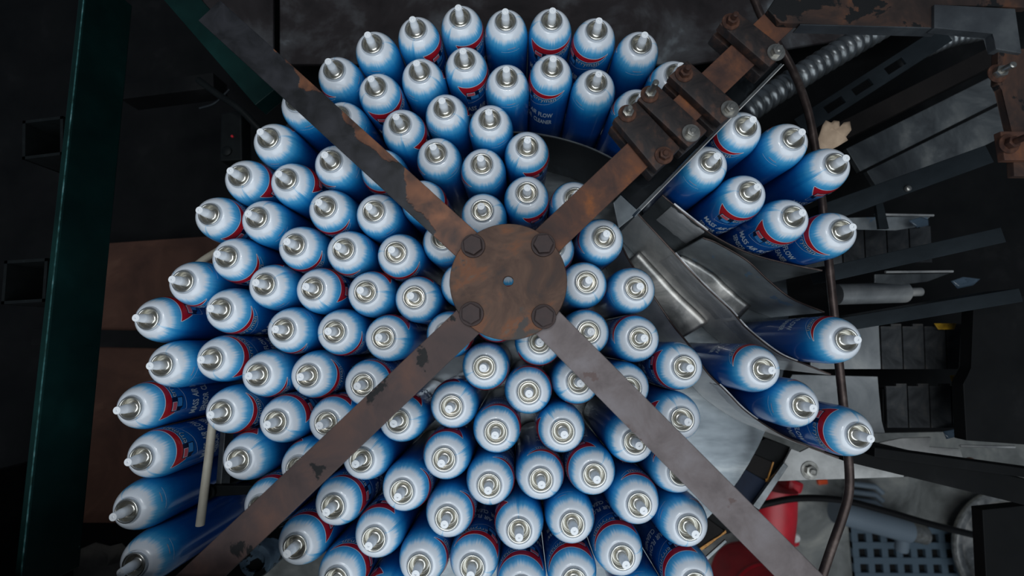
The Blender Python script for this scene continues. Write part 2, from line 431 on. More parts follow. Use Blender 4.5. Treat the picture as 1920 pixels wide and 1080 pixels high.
for k, ms in {'can_body': ['can'], 'valve_cup': ['tin'], 'spray_stem': ['stem'], 'brand_mark': ['red', 'white_print', 'navy', 'pink', 'sky', 'peach'],
              'back_print': ['red', 'white_print', 'navy', 'pink', 'sky', 'peach'], 'brand_outline': ['navy'], 'brand_letters': ['letters'], 'product_lettering': ['letters']}.items():
    for x in ms: CM[k].materials.append(M[x])

CANS = [
 (703, 90.5, 260),
 (627.5, 130, 180),
 (783.8, 60, 15),
 (865, 41, 45),
 (949.5, 39.5, 245),
 (1033, 41, 95),
 (1116.8, 57.5, 135),
 (1197, 83.8, 265),
 (1262, 134, 265),
 (1035.5, 134, 135),
 (1119, 157.5, 310),
 (1180, 185, 250),
 (1401, 237.5, 165),
 (1487, 260, 302),
 (1565.5, 306, 65),
 (1333.8, 303.8, 300),
 (1407.5, 360, 100),
 (1488.8, 406, 122),
 (1576.5, 431.5, 185),
 (1587.5, 637, 260),
 (1433.5, 694, 269),
 (1505, 760, 341),
 (1610.5, 816.5, 192),
 (1097.5, 529, 330),
 (1191.8, 540, 330),
 (1102.5, 622, 330),
 (1200.5, 635, 250),
 (1283.8, 690, 165),
 (1132, 444.5, 225),
 (1037, 467, 90),
 (1077.5, 372, 250),
 (986.5, 361.8, 40),
 (985, 272.5, 40),
 (916, 220.5, 230),
 (901.8, 304.5, 205),
 (903, 396, 250),
 (832.5, 202.5, 300),
 (749.5, 232.5, 358),
 (816, 284, 210),
 (706, 166, 62),
 (788, 135, 295),
 (872, 115, 52),
 (950, 144, 250),
 (639, 215, 200),
 (560, 197, 240),
 (504, 259.5, 260),
 (453, 330, 350),
 (534, 335, 323),
 (616.8, 302.5, 172),
 (710, 320, 130),
 (786, 372, 330),
 (827, 446, 250),
 (609, 387, 108),
 (697.5, 396.8, 225),
 (401, 402.5, 19),
 (484, 408.8, 205),
 (425.8, 482.5, 69),
 (347.5, 530.5, 130),
 (496, 530, 235),
 (553, 458, 92),
 (641, 468, 139),
 (281, 597.5, 305),
 (417.5, 578.8, 72),
 (581, 540, 333),
 (532.5, 618, 121),
 (624, 618.8, 82),
 (739.5, 474, 101),
 (683, 547, 272),
 (773.8, 559, 255),
 (716, 633, 278),
 (864, 534, 0),
 (840, 624, 345),
 (921, 597, 90),
 (580, 703.8, 40),
 (678.8, 721, 343),
 (612, 791, 260),
 (743.8, 790, 268),
 (849, 765.5, 225),
 (907, 688.8, 70),
 (989.5, 736, 310),
 (931.8, 814, 310),
 (829.5, 861.8, 254),
 (676, 861, 225),
 (1009, 643.8, 95),
 (625, 947.5, 329),
 (752, 920, 32),
 (701, 1007.5, 250),
 (557.5, 1022.5, 306),
 (835.5, 971, 20),
 (913, 911, 0),
 (971.8, 994.5, 181),
 (633.8, 1077.5, 320),
 (785, 1060, 22),
 (883, 1060, 295),
 (977.5, 1097, 275),
 (1010, 900, 319),
 (1114.5, 891, 220),
 (1190, 830, 60),
 (1199.5, 950, 317),
 (1071, 981, 59),
 (1291.8, 990, 10),
 (1166, 1046, 262),
 (1273.8, 892.5, 280),
 (1075, 1083, 267),
 (1300, 1091, 231),
 (1215, 1135, 60),
 (720, 1125, 200),
 (1082, 718, 60),
 (1181, 727, 60),
 (1279.5, 788.8, 162),
 (1053, 810.5, 147),
 (306, 685, 190),
 (405, 672.5, 355),
 (486, 702, 92),
 (247.5, 763.8, 337),
 (421, 771, 34),
 (518.8, 788.8, 307),
 (262.5, 860, 335),
 (452.5, 861, 230),
 (558, 877.5, 200),
 (238.8, 957.5, 150),
 (493, 948.8, 280),
 (251, 1056, 150),
 (953, 488, 90),
]
ORD = ['zeroth', 'first', 'second', 'third', 'fourth', 'fifth', 'sixth', 'seventh', 'eighth', 'ninth', 'tenth', 'eleventh', 'twelfth', 'thirteenth', 'fourteenth', 'fifteenth']
LEFT_LANE = {(247.5, 763.8), (262.5, 860), (238.8, 957.5), (251, 1056)}
def wedge(x, y):
    if (x, y) in LEFT_LANE: return 'lane'
    if x > 1310 and y < 500: return 'upper_lane'
    if x > 1400: return 'lower_lane'
    dx, dy = x-953, y-527
    if math.hypot(dx, dy) < 112: return 'plate'
    if (x, y) in {(639, 215), (560, 197)}: return 'top' if x > 600 else 'left'
    if -dy > abs(dx)*0.93: return 'top'
    if dy > abs(dx)*0.98: return 'bottom'
    return 'left' if dx < 0 else 'right'
WORDS = {'lane': 'in the left-hand lane beside the ivory rail', 'upper_lane': 'in upper right lane', 'lower_lane': 'in lower right lane',
         'top': 'behind the round plate', 'bottom': 'in front of the round plate', 'left': 'left of the round plate', 'right': 'right of the round plate', 'plate': 'under round rusty plate'}
GROUPS = {'lane': 'cans in the left lane', 'upper_lane': 'cans in the right outfeed lanes', 'lower_lane': 'cans in the right outfeed lanes'}
sets = {}
pos = []
for i, (x, y, a) in enumerate(CANS):
    w = wedge(x, y); sets.setdefault(w, []).append(i)
    z0 = 0.001 if w == 'lane' else 0.0
    p = U(x, y, BEAD_Z+z0); p.z = z0; pos.append(p)
for it in range(300):                                   # no two cans may share space
    for i in range(len(pos)):
        for j in range(i):
            d = pos[i]-pos[j]; d.z = 0; ln = d.length
            if ln < 0.0666:
                s = d.normalized()*(0.0666-ln)*0.5; pos[i] += s; pos[j] -= s
labels = {}
for w, ids in sets.items():
    ids = sorted(ids, key=lambda i: CANS[i][1])
    rows = []; step = 62
    for i in ids:
        if rows and CANS[i][1]-CANS[rows[-1][0]][1] < step: rows[-1].append(i)
        else: rows.append([i])
    for r, row in enumerate(rows):
        row.sort(key=lambda i: CANS[i][0])
        for c, i in enumerate(row):
            if w == 'lane': t = f'blue aerosol can {WORDS[w]}, {ORD[r+1]} from the back'
            elif w in ('upper_lane', 'lower_lane'): t = f'blue aerosol can {WORDS[w]}, {ORD[r+1]} row from back, {ORD[c+1]} from left'
            elif w == 'plate': t = f'blue aerosol can {WORDS[w]}, {ORD[r+1]} row from back, {ORD[c+1]} from left'
            else: t = f'blue aerosol can {WORDS[w]}, {ORD[r+1]} row from back, {ORD[c+1]} from left'
            labels[i] = t
for i, (x, y, a) in enumerate(CANS):
    w = wedge(x, y)
    t = empty('aerosol_can', pos[i], -math.radians(a))
    tag(t, labels[i], 'aerosol can', GROUPS.get(w, 'cans crowded on the rotary table'))
    for k in ('can_body', 'valve_cup', 'spray_stem', 'brand_mark', 'back_print', 'product_lettering', 'brand_outline', 'brand_letters'):
        o = bpy.data.objects.new(k, CM[k]); COL.link(o); o.parent = t

# ------------------------------------------------------------------ setting: floor, machine bed, table
def slab(name, img, z, th, mt, kind='structure', label=None, cat=None):
    o = plate(name, img, z, th, mt, None, 0.0)
    o['kind'] = kind
    if label: o['label'] = label
    if cat: o['category'] = cat
    return o
FLOOR_Z = -0.75
bm = bmesh.new(); bm_prism(bm, [(-4, -4), (4, -4), (4, 4), (-4, 4)], FLOOR_Z-0.05, FLOOR_Z)
f = obj('floor', from_bm(bm, 'floor'), M['concrete']); f['kind'] = 'structure'; f['label'] = 'stained grey concrete workshop floor far below the table'

TABLE_C = Vector((-0.04, 0.08, 0.0))
bm = bmesh.new(); bm_lathe(bm, [(0, -0.012), (0.533, -0.012), (0.535, -0.010), (0.535, -0.001), (0.534, 0.0), (0, 0.0)], 96)
t = empty('rotary_table', TABLE_C)
tag(t, 'round bare steel rotary table carrying the crowd of cans', 'table')
obj('table_top', from_bm(bm, 'table_top', 40), M['table'], t)
bm = bmesh.new(); bm_lathe(bm, [(0.0, FLOOR_Z), (0.14, FLOOR_Z), (0.14, FLOOR_Z+0.03), (0.07, FLOOR_Z+0.05), (0.06, -0.05), (0.12, -0.012), (0.0, -0.012)], 40)
obj('pedestal', from_bm(bm, 'pedestal', 40), M['grease'], t)
# machine bed under and behind the table
bed = tag(slab('machine_bed', [(-260, -420), (2300, -420), (2300, 800), (1500, 815), (1400, 790), (900, 900), (520, 960), (420, 1300), (-260, 1300)], -0.16, 0.02, M['grease']), 'black greasy machine bed under the table and conveyors', None)
slab('deck_plate', [(525, -160), (1900, -160), (1900, 20), (1300, 120), (525, 120)], -0.06, 0.006, M['deck'], None, 'dusty dark steel deck plate with pale blotches behind the cans', 'plate')
slab('deck_plate', [(330, -160), (512, -160), (512, 140), (470, 160), (400, 60)], -0.062, 0.006, M['deck'], None, 'narrow dark deck plate behind the black painted arm', 'plate')
slab('floor_board', [(120, 462), (440, 440), (470, 610), (120, 625)], -0.12, 0.012, M['wood'], None, 'dark brown board left of the cans, behind the black crossbar', 'board')
slab('floor_board', [(100, 640), (420, 640), (420, 980), (90, 980)], -0.121, 0.012, M['wood'], None, 'dark brown board in front of the black crossbar at left', 'board')
o = bar('crossbar', (60, 632), (470, 640), 0.036, -0.106, 0.012, M['grease']); tag(o, 'black crossbar between the two brown boards', 'bar')
o = plate('infeed_lane', [(340, 800), (486, 790), (492, 1120), (340, 1120)], 0.0008, 0.004, M['grease']); tag(o, 'dark infeed lane plate under the left column of cans', 'lane plate')
o = bar('lane_edge_rail', (420, 775), (408, 930), 0.008, 0.15, 0.02, M['steel_dark']); tag(o, 'dull steel edge rail just right of the ivory rail', 'rail')
# ivory plastic rails
def rail(name, pts, z, r, mt, label, cat='rail', sub=8, n=12):
    P = spline([U(x, y, z) for x, y in pts], sub)
    c = P[0].copy()
    bm = bmesh.new(); bm_tube(bm, [p-c for p in P], r, n)
    return tag(obj(name, from_bm(bm, name, 50), mt, None, c), label, cat)
rail('guide_rail', [(404, 752), (398, 800), (391, 860), (382, 930), (375, 985)], 0.175, 0.0055, M['ivory'], 'straight ivory plastic guide rail along the left lane')
rail('guide_rail', [(440, 452), (410, 470), (372, 495), (340, 530)], 0.09, 0.006, M['ivory'], 'short curved ivory guide rail end peeping out left of the cans')
t = empty('rail_bracket', U(392, 922, 0.16)); tag(t, 'black round bracket knob holding the ivory rail', 'bracket')
bm = bmesh.new(); bm_lathe(bm, [(0, -0.16), (0.007, -0.16), (0.007, -0.004), (0.010, -0.003), (0.010, 0.003), (0.008, 0.005), (0, 0.005)], 20)
obj('knob', from_bm(bm, 'knob', 40), M['tube_black'], t)
bm = bmesh.new(); bm_prism(bm, [(0, -.008), (.06, -.004), (.06, .008), (0, .008)], -0.012, -0.002, 0.001)
obj('bracket_arm', from_bm(bm, 'bracket_arm'), M['tube_black'], t)
t = empty('flaky_post', U(478, 1052, 0.10)); tag(t, 'round post end with flaking blue grey paint below the left front arm', 'post')
bm = bmesh.new(); bm_lathe(bm, [(0, -0.85), (0.026, -0.85), (0.026, -0.003), (0.024, 0), (0.016, 0.001), (0.015, -0.004), (0, -0.004)], 28)
obj('post_tube', from_bm(bm, 'post_tube', 40), M['flaky'], t)

# ------------------------------------------------------------------ lane dividers: upright bent sheets
WALL_Z = 0.142
def divider(pts, mt, label, z0=0.001, z1=WALL_Z, th=0.0022, tape=None):
    P = spline([U(x, y, z1) for x, y in pts], 6)
    c = P[0].copy(); c.z = 0
    t = empty('lane_divider', c); tag(t, label, 'lane divider', 'sheet steel lane dividers')
    bm = bmesh.new(); bm_wall(bm, [p-c for p in P], z0, z1, th)
    obj('sheet', from_bm(bm, 'sheet', 40), mt, t)
    bm = bmesh.new(); bm_tube(bm, [Vector((p.x-c.x, p.y-c.y, z1)) for p in P], 0.0015, 6)
    obj('rim', from_bm(bm, 'rim', 60), M['rod'] if mt is not M['black_shield'] else M['steel_dark'], t)
    return t, P, c
d0 = divider([(963, 248), (1000, 250), (1060, 262), (1120, 283), (1180, 316), (1228, 352)], M['black_shield'], 'black curved shield sheet behind the round plate')
d1 = divider([(1242, 366), (1268, 388), (1315, 425), (1345, 446), (1400, 473), (1470, 493), (1541, 507)], M['steel_dark'], 'bent sheet divider in front of the upper right cans')
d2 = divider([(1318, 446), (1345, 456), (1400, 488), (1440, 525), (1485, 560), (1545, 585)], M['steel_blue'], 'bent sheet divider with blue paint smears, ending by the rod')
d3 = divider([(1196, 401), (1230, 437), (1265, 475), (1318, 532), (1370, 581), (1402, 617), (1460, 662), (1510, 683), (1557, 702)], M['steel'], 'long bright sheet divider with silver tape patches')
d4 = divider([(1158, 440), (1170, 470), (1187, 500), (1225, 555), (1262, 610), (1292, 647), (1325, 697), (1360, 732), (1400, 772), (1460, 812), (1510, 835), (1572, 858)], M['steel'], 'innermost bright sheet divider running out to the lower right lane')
# silver tape wrapped over the dividers
def tape_patch(div, i0, i1, z0, z1, label, off=0.0016):
    t, P, c = div
    seg = [P[i]-c for i in range(i0, i1+1)]
    cc = seg[len(seg)//2].copy()
    bm = bmesh.new(); rings = []
    for i, p in enumerate(seg):
        tt = seg[min(i+1, len(seg)-1)]-seg[max(i-1, 0)]; tt.z = 0; tt.normalize(); s = Vector((tt.y, -tt.x, 0))
        rings.append([bm.verts.new(p+s*(off+0.0012*mnoise.noise(Vector((i*.9, k*1.3, i0))))*(1 if k < 6 else 0)+Vector((0, 0, -p.z+z0+(z1-z0)*k/6+0.002*mnoise.noise(Vector((i*2.1, k*.3, 5)))*(k in (0, 6))))) for k in range(7)])
        rings[-1].append(bm.verts.new(p-s*off+Vector((0, 0, -p.z+z1+.001))))
        rings[-1].append(bm.verts.new(p-s*off+Vector((0, 0, -p.z+z1-.012))))
    for a, b in zip(rings, rings[1:]):
        for k in range(8): bm.faces.new((a[k], a[k+1], b[k+1], b[k]))
    o = obj('tape_patch', from_bm(bm, 'tape_patch', 60), M['tape'], t); o['label'] = label
def glint_sheet(div, i0, i1, zt, out, label):  # sloping sheets added to make bright streaks in the lanes
    t, P, c = div
    seg = [P[i]-c for i in range(i0, i1+1)]; bm = bmesh.new(); rings = []
    for i, p in enumerate(seg):
        tt = seg[min(i+1, len(seg)-1)]-seg[max(i-1, 0)]; tt.z = 0; tt.normalize(); s = Vector((tt.y, -tt.x, 0))
        rings.append([bm.verts.new(Vector((p.x, p.y, 0))+s*(0.002+out*k/6)+Vector((0, 0, 0.004+(zt-0.004)*(1-k/6)+0.0014*mnoise.noise(Vector((i*.35, k*.5, i0)))))) for k in range(7)])
    for a, b in zip(rings, rings[1:]):
        for k in range(6): bm.faces.new((a[k], a[k+1], b[k+1], b[k]))
    o = obj('glint_sheet', from_bm(bm, 'glint_sheet', 60), M['bright_sheet'], t); o['label'] = label
    so = o.modifiers.new('thickness', 'SOLIDIFY'); so.thickness = 0.001
glint_sheet(d3, 7, 27, 0.034, 0.056, 'polished sloping sheet added for its glint')
glint_sheet(d2, 3, 24, 0.026, 0.042, 'polished sloping sheet added for its glint')
tape_patch(d1, 5, 14, 0.060, 0.1435, 'creased silver tape', 0.0022)
tape_patch(d3, 12, 26, 0.072, 0.1435, 'dull silver tape')
tape_patch(d3, 27, 40, 0.092, 0.1435, 'dull silver tape')
tape_patch(d4, 40, 50, 0.110, 0.1435, 'torn silver tape')

# ------------------------------------------------------------------ guide rod and conduit at right
P = spline([U(1398, -40, 0.14), U(1432, 40, 0.14), U(1478, 115, 0.14), U(1506, 180, 0.14), U(1524, 250, 0.14), U(1544, 400, 0.14), U(1560, 550, 0.14), U(1574, 690, 0.14), U(1590, 850, 0.14), U(1592, 918, 0.14), U(1580, 968, 0.14), U(1560, 1025, 0.14), U(1538, 1090, 0.14)], 6)
bm = bmesh.new(); c = P[0].copy(); bm_tube(bm, [p-c for p in P], 0.0058, 14)
tag(obj('guide_rod', from_bm(bm, 'guide_rod', 60), M['rod'], None, c), 'bent dark steel guide rod running along the right side', 'rod')
def conduit(pts, z, r, label, turns):
    P = spline([U(x, y, z) for x, y in pts], 40)
    L = [0]
    for a, b in zip(P, P[1:]): L.append(L[-1]+(b-a).length)
    N_ = turns*8; Q = []; rad = []
    for k in range(N_+1):
        s = L[-1]*k/N_; i = 0
        while i < len(L)-2 and L[i+1] < s: i += 1
        Q.append(P[i].lerp(P[i+1], (s-L[i])/max(1e-9, L[i+1]-L[i]))); rad.append(r*(0.80+0.22*abs(math.sin(PI*k/8))**0.7))
    c = Q[0].copy(); bm = bmesh.new(); bm_tube(bm, [p-c for p in Q], r, 18, True, rad)
    tag(obj('flexible_conduit', from_bm(bm, 'flexible_conduit', 80), M['conduit'], None, c), label, 'conduit')
conduit([(1392, 216), (1425, 192), (1480, 156), (1540, 118), (1600, 82), (1660, 46)], 0.10, 0.0215, 'ribbed grey metal conduit behind the clamps', 19)
conduit([(1690, 112), (1740, 92), (1785, 74), (1850, 60)], 0.02, 0.014, 'dim ribbed conduit end under the upper right frame', 14)

# ------------------------------------------------------------------ right side: conveyors, plates, guide beams
def conveyor(name, label, y0, y1, xs, z=0.0):
    A = U((xs[0]+xs[-1])/2, (y0+y1)/2, z)
    t = empty(name, (A.x, A.y, z-0.03)); tag(t, label, 'conveyor', 'slat conveyors at right')
    for xa, xb in zip(xs, xs[1:]):
        p = [U(xa+1.3, y0, z), U(xb-1.3, y0, z), U(xb+1.7, y1, z), U(xa+4.3, y1, z)]
        d = (p[2]-p[1]); q = (p[1]-p[0])
        out = [p[0], p[0]+q*.5, p[0]+q*.5-d*.06, p[1]-d*.06, p[1], p[2], p[3]]
        cc = (p[0]+p[2])/2
        bm = bmesh.new(); bm_prism(bm, [(v.x-cc.x, v.y-cc.y) for v in out], 0.0265, 0.030)
        obj('slat', from_bm(bm, 'slat'), M['slat'], t, (cc.x-A.x, cc.y-A.y, 0))
    p = [U(xs[0], y0+6, z), U(xs[-1], y0+6, z), U(xs[-1], y1-6, z), U(xs[0], y1-6, z)]
    bm = bmesh.new(); bm_prism(bm, [(v.x-A.x, v.y-A.y) for v in p], 0, 0.024)
    obj('chain_bed', from_bm(bm, 'chain_bed'), M['grease'], t)
    return t
conveyor('slat_conveyor', 'dark slat chain conveyor running right behind the lone can', 612, 692, [1650+41*k for k in range(8)])
conveyor('slat_conveyor', 'dark slat chain conveyor running right behind the frontmost right can', 724, 802, [1660+41*k for k in range(8)])
conveyor('slat_conveyor', 'dark slat chain conveyor right of the upper right cans', 428, 492, [1578+42*k for k in range(5)])
o = plate('transfer_plate', [(1452, 760), (1486, 702), (1646, 706), (1652, 790), (1660, 812), (1510, 812), (1490, 790)], 0.0, 0.004, M['plate_grey']); tag(o, 'worn light grey transfer plate behind the frontmost right cans', 'plate')
o = plate('transfer_plate', [(1520, 606), (1648, 606), (1652, 692), (1520, 692)], 0.0005, 0.004, M['plate_grey']); tag(o, 'grey transfer plate under the lone can at right', 'plate')
o = plate('transfer_plate', [(1500, 430), (1576, 428), (1580, 494), (1500, 505)], 0.0, 0.004, M['steel_dark']); tag(o, 'dark transfer plate under the upper right cans', 'plate')
P = [U(1568, 552, 0.0), U(1695, 548, 0.0)]; c = P[0].copy()
bm = bmesh.new(); bm_tube(bm, [p-c for p in P]+[], 0.019, 20)
t = empty('drive_roller', c); tag(t, 'dull grey steel roller between the upper and middle conveyors', 'roller')
obj('roller_drum', from_bm(bm, 'roller_drum', 50), M['plate_grey'], t)
bm = bmesh.new(); bm_tube(bm, [P[1]-c, P[1]-c+(P[1]-P[0]).normalized()*.03], 0.008, 16)
obj('axle', from_bm(bm, 'axle', 50), M['plate_grey'], t)
def guide_beam(a, b, w, z, th, label, mt='beam_dark'):
    o = bar('guide_beam', a, b, w, z, th, M[mt]); return tag(o, label, 'beam', 'dark guide beams at right')
o = plate('darkening_panel', [(1826, 560), (2010, 548), (2010, 840), (1812, 826), (1806, 720), (1822, 690)], 0.075, 0.02, M['grease']); tag(o, 'black panel added to darken the far ends of the conveyors', 'cover')  # panel added to keep the far conveyor ends in the dark
guide_beam((1560, 512), (1882, 440), 0.024, 0.13, 0.05, 'dark guide beam rising right from the bent divider end')
guide_beam((1560, 612), (1915, 553), 0.021, 0.13, 0.05, 'dark guide beam just behind the lone right can')
guide_beam((1540, 402), (1856, 288), 0.030, 0.13, 0.05, 'dark guide beam right of the upper right cans, with a rivet')
guide_beam((1588, 842), (1960, 932), 0.040, 0.06, 0.05, 'black diagonal beam in front of the lower right conveyor', 'grease')
guide_beam((1640, 848), (1960, 892), 0.014, 0.08, 0.03, 'thin black bar above the pale painted plate at lower right', 'grease')
guide_beam((1470, 300), (1900, 85), 0.034, 0.02, 0.05, 'wide dark brown beam below the slotted bar', 'brown_dark')
guide_beam((1640, 345), (1900, 215), 0.055, 0.01, 0.01, 'dark blue grey sheet strip between the upper guide beams', 'steel_dark')
guide_beam((1600, 300), (1880, 160), 0.050, 0.005, 0.01, 'dark blue grey sheet strip beside the brown beam', 'steel_dark')
# slotted bar with real slots
A = U(1500, 238, 0.06); B = U(1775, 62, 0.06); d = B-A; ln = d.length; ang = math.atan2(d.y, d.x)
bm = bmesh.new(); w = 0.017
slots = []
for px, py in ((1563, 194), (1613, 158), (1672, 116)):
    s = (U(px, py, 0.06)-A).dot(d.normalized()); slots.append((s-0.020, s+0.020))
xs = [0]+[v for s in slots for v in s]+[ln]
for i in range(0, len(xs)-1):
    if i % 2 == 0: bm_prism(bm, [(xs[i], -w), (xs[i+1], -w), (xs[i+1], w), (xs[i], w)], -0.004, 0)
    else:
        bm_prism(bm, [(xs[i], -w), (xs[i+1], -w), (xs[i+1], -w*.42), (xs[i], -w*.42)], -0.004, 0)
        bm_prism(bm, [(xs[i], w*.42), (xs[i+1], w*.42), (xs[i+1], w), (xs[i], w)], -0.004, 0)
tag(obj('slotted_bar', from_bm(bm, 'slotted_bar'), M['beam_dark'], None, A, ang), 'dark slotted steel bar running below the conduit', 'bar')
t = empty('rivet', U(1701, 354, 0.131)); tag(t, 'small bright rivet with bracket on the upper guide beam', 'rivet')
bm = bmesh.new(); bm_lathe(bm, [(0, 0), (0.005, 0), (0.0048, 0.003), (0.003, 0.0045), (0, 0.005)], 16); obj('rivet_head', from_bm(bm, 'rivet_head', 60), M['nut_steel'], t)
bm = bmesh.new(); bm_prism(bm, [(-.004, -.05), (.012, -.05), (.006, 0), (-.006, 0)], -0.06, -0.055); obj('bracket', from_bm(bm, 'bracket'), M['beam_dark'], t)
for pts, z, lab in (([(1640, 402), (1750, 404)], 0.05, 'thin bright wear strip right of the upper right cans'), ([(1660, 510), (1786, 509)], 0.05, 'thin grey wear strip above the steel roller'),
                    ([(1805, 592), (1960, 584)], 0.05, 'bright wear strip at the right edge behind the middle conveyor'), ([(1800, 836), (1902, 838)], 0.02, 'short bright rod left of the right edge, lower conveyor')):
    A, B = U(*pts[0], z), U(*pts[1], z); bm = bmesh.new(); bm_tube(bm, [Vector(), B-A], 0.0022, 8)
    tag(obj('wear_strip', from_bm(bm, 'wear_strip', 60), M['steel'], None, A), lab, 'strip')
o = plate('side_sheet', [(1590, 408), (1748, 404), (1722, 425), (1680, 432), (1590, 430)], 0.045, 0.003, M['steel_blue']); tag(o, 'blue grey folded sheet under the bright wear strip', 'sheet')
o = plate('side_sheet', [(1640, 514), (1782, 512), (1740, 528), (1690, 534), (1640, 530)], 0.045, 0.003, M['steel_dark']); tag(o, 'dark folded sheet above the steel roller', 'sheet')
o = plate('yellow_tag', [(1752, 606), (1794, 606), (1790, 618), (1760, 618)], 0.012, 0.002, M['yellow']); tag(o, 'yellow tag scrap beside the middle conveyor', 'tag')
o = plate('yellow_tag', [(1782, 704), (1816, 703), (1812, 715), (1786, 716)], 0.012, 0.002, M['yellow']); tag(o, 'dim yellow tag scrap above the lower conveyor', 'tag')
def crumple(name, img, z, h, mt, label, cat, seed):
    cx = sum(p[0] for p in img)/len(img); cy = sum(p[1] for p in img)/len(img)
    c = U(cx, cy, z); bm = bmesh.new(); rings = []
    for k, s in enumerate((0.0, 0.35, 0.7, 1.0)):
        if s == 0: rings.append([bm.verts.new((0, 0, h*0.6))]); continue
        ring = []
        for i, p in enumerate(img):
            q = U(cx+(p[0]-cx)*s, cy+(p[1]-cy)*s, z)-c
            ring.append(bm.verts.new((q.x, q.y, h*(0.5+0.5*mnoise.noise(Vector((i*1.7, k*2.3, seed)))))))
        rings.append(ring)
    n = len(img)
    for i in range(n): bm.faces.new((rings[0][0], rings[1][i], rings[1][(i+1) % n]))
    for a, b in zip(rings[1:], rings[2:]):
        for i in range(n): bm.faces.new((a[i], b[i], b[(i+1) % n], a[(i+1) % n]))
    o = obj(name, from_bm(bm, name, 30), mt, None, c)
    so = o.modifiers.new('thickness', 'SOLIDIFY'); so.thickness = 0.0012
    return tag(o, label, cat)
crumple('cardboard_scrap', [(1531, 264), (1541, 236), (1545, 228), (1556, 232), (1562, 227), (1570, 230), (1574, 238), (1580, 231), (1590, 230), (1593, 246), (1584, 258), (1588, 264), (1568, 276), (1552, 284), (1535, 280)], 0.10, 0.006, M['card'], 'torn tan cardboard scrap beside the guide rod', 'scrap', 1)
crumple('cloth_rag', [(146, 1040), (160, 1025), (190, 1012), (215, 1020), (235, 1015), (262, 1040), (266, 1070), (268, 1110), (210, 1120), (150, 1110)], -0.108, 0.02, M['rag'], 'crumpled grey rag on the board at lower left', 'rag', 8)
crumple('plastic_scrap', [(1795, 722), (1810, 720), (1832, 726), (1830, 742), (1812, 752), (1800, 752), (1812, 738)], 0.01, 0.010, M['film'], 'crumpled grey plastic scrap on the lower conveyor', 'scrap', 2)
crumple('plastic_scrap', [(1765, 808), (1800, 800), (1815, 808), (1790, 818), (1770, 822)], 0.01, 0.008, M['film'], 'crumpled plastic scrap in front of the lower conveyor', 'scrap', 3)
crumple('plastic_scrap', [(1700, 415), (1722, 408), (1740, 412), (1738, 424), (1716, 428)], 0.06, 0.008, M['film'], 'crumpled plastic scrap on the blue grey folded sheet', 'scrap', 4)
crumple('plastic_scrap', [(1776, 528), (1800, 520), (1830, 524), (1818, 536), (1790, 542)], 0.02, 0.012, M['film'], 'crumpled plastic scrap right of the steel roller', 'scrap', 6)

# ------------------------------------------------------------------ lower right: drive housing, painted plate, things on the floor
def quick_bolt(parent, p, r, mt, h=0.006, washer=True, stud=0.0, mt2=None):
    """hex nut with stud and washer, p in the parent's frame"""
    bm = bmesh.new(); bm_prism(bm, hexpts(r, random.random()), 0.0015, 0.0015+h, r*0.08)
    if stud: bm_lathe(bm, [(0, 0.001), (r*.52, 0.001), (r*.52, h+stud), (r*.4, h+stud+.001), (0, h+stud+.001)], 14)
    b = obj('bolt', from_bm(bm, 'bolt', 35), mt, parent, p)
    if washer:
        bm = bmesh.new(); bm_lathe(bm, [(r*.5, 0), (r*1.55, 0), (r*1.6, 0.0008), (r*1.55, 0.0016), (r*.5, 0.0016)], 24, closed=True)
        obj('washer', from_bm(bm, 'washer', 40), mt2 or mt, b)
    return b
t = empty('painted_plate', U(1600, 880, -0.05)); tag(t, 'chipped pale grey painted plate at lower right with bolts', 'plate')
def child_prism(parent, name, img, ztop, th, mt, bevel=0.001):
    base = parent.location
    bm = bmesh.new(); P = [U(x, y, ztop)-base for x, y in img]
    bm_prism(bm, [(p.x, p.y) for p in P], P[0].z-th, P[0].z, bevel)
    return obj(name, from_bm(bm, name), mt, parent)
child_prism(t, 'plate_sheet', [(1452, 902), (1484, 842), (1500, 848), (1520, 838), (1560, 852), (1660, 828), (1690, 822), (1746, 820), (1742, 838), (1800, 842), (1812, 880), (1700, 894)], -0.05, 0.004, M['paint_white'], 0)
quick_bolt(t, U(1518, 882, -0.05)-t.location, 0.0105, M['nut_steel'], 0.006, True, 0.004)
quick_bolt(t, U(1818, 873, -0.05)-t.location, 0.0095, M['nut_steel'], 0.006, True, 0.004, M['nut_rust'])
t = empty('drive_housing', U(1420, 890, -0.06)); tag(t, 'black drive housing with dark belt and brass coloured seam at the table edge', 'housing')
child_prism(t, 'housing_box', [(1402, 838), (1436, 822), (1482, 838), (1470, 872), (1405, 990), (1330, 1010), (1300, 1040), (1250, 1010), (1330, 930), (1360, 900)], -0.06, 0.10, M['grease'])
child_prism(t, 'belt', [(1384, 872), (1440, 905), (1400, 962), (1360, 925)], -0.058, 0.004, M['navy_belt'])
child_prism(t, 'cover', [(1400, 846), (1452, 868), (1438, 900), (1386, 874)], -0.057, 0.003, M['brown_dark'])
child_prism(t, 'cover', [(1310, 960), (1362, 998), (1322, 1030), (1290, 1012)], -0.056, 0.003, M['brown_dark'])
child_prism(t, 'seam', [(1449, 866), (1451.5, 867), (1440, 902), (1436, 904), (1436, 898), (1439, 897)], -0.055, 0.002, M['brass'], 0)
child_prism(t, 'seam', [(1312, 1028), (1330, 1016), (1350, 1004), (1361, 994), (1362, 999), (1345, 1010), (1330, 1022), (1316, 1032)], -0.054, 0.002, M['brass'], 0)
child_prism(t, 'edge_strip', [(1352, 886), (1378, 842), (1386, 846), (1362, 894)], -0.02, 0.004, M['paint_white'])
child_prism(t, 'edge_strip', [(1470, 868), (1478, 874), (1424, 956), (1412, 948)], -0.045, 0.008, M['conduit'])
child_prism(t, 'edge_strip', [(1322, 1046), (1360, 1012), (1364, 1016), (1326, 1052)], -0.05, 0.004, M['conduit'])

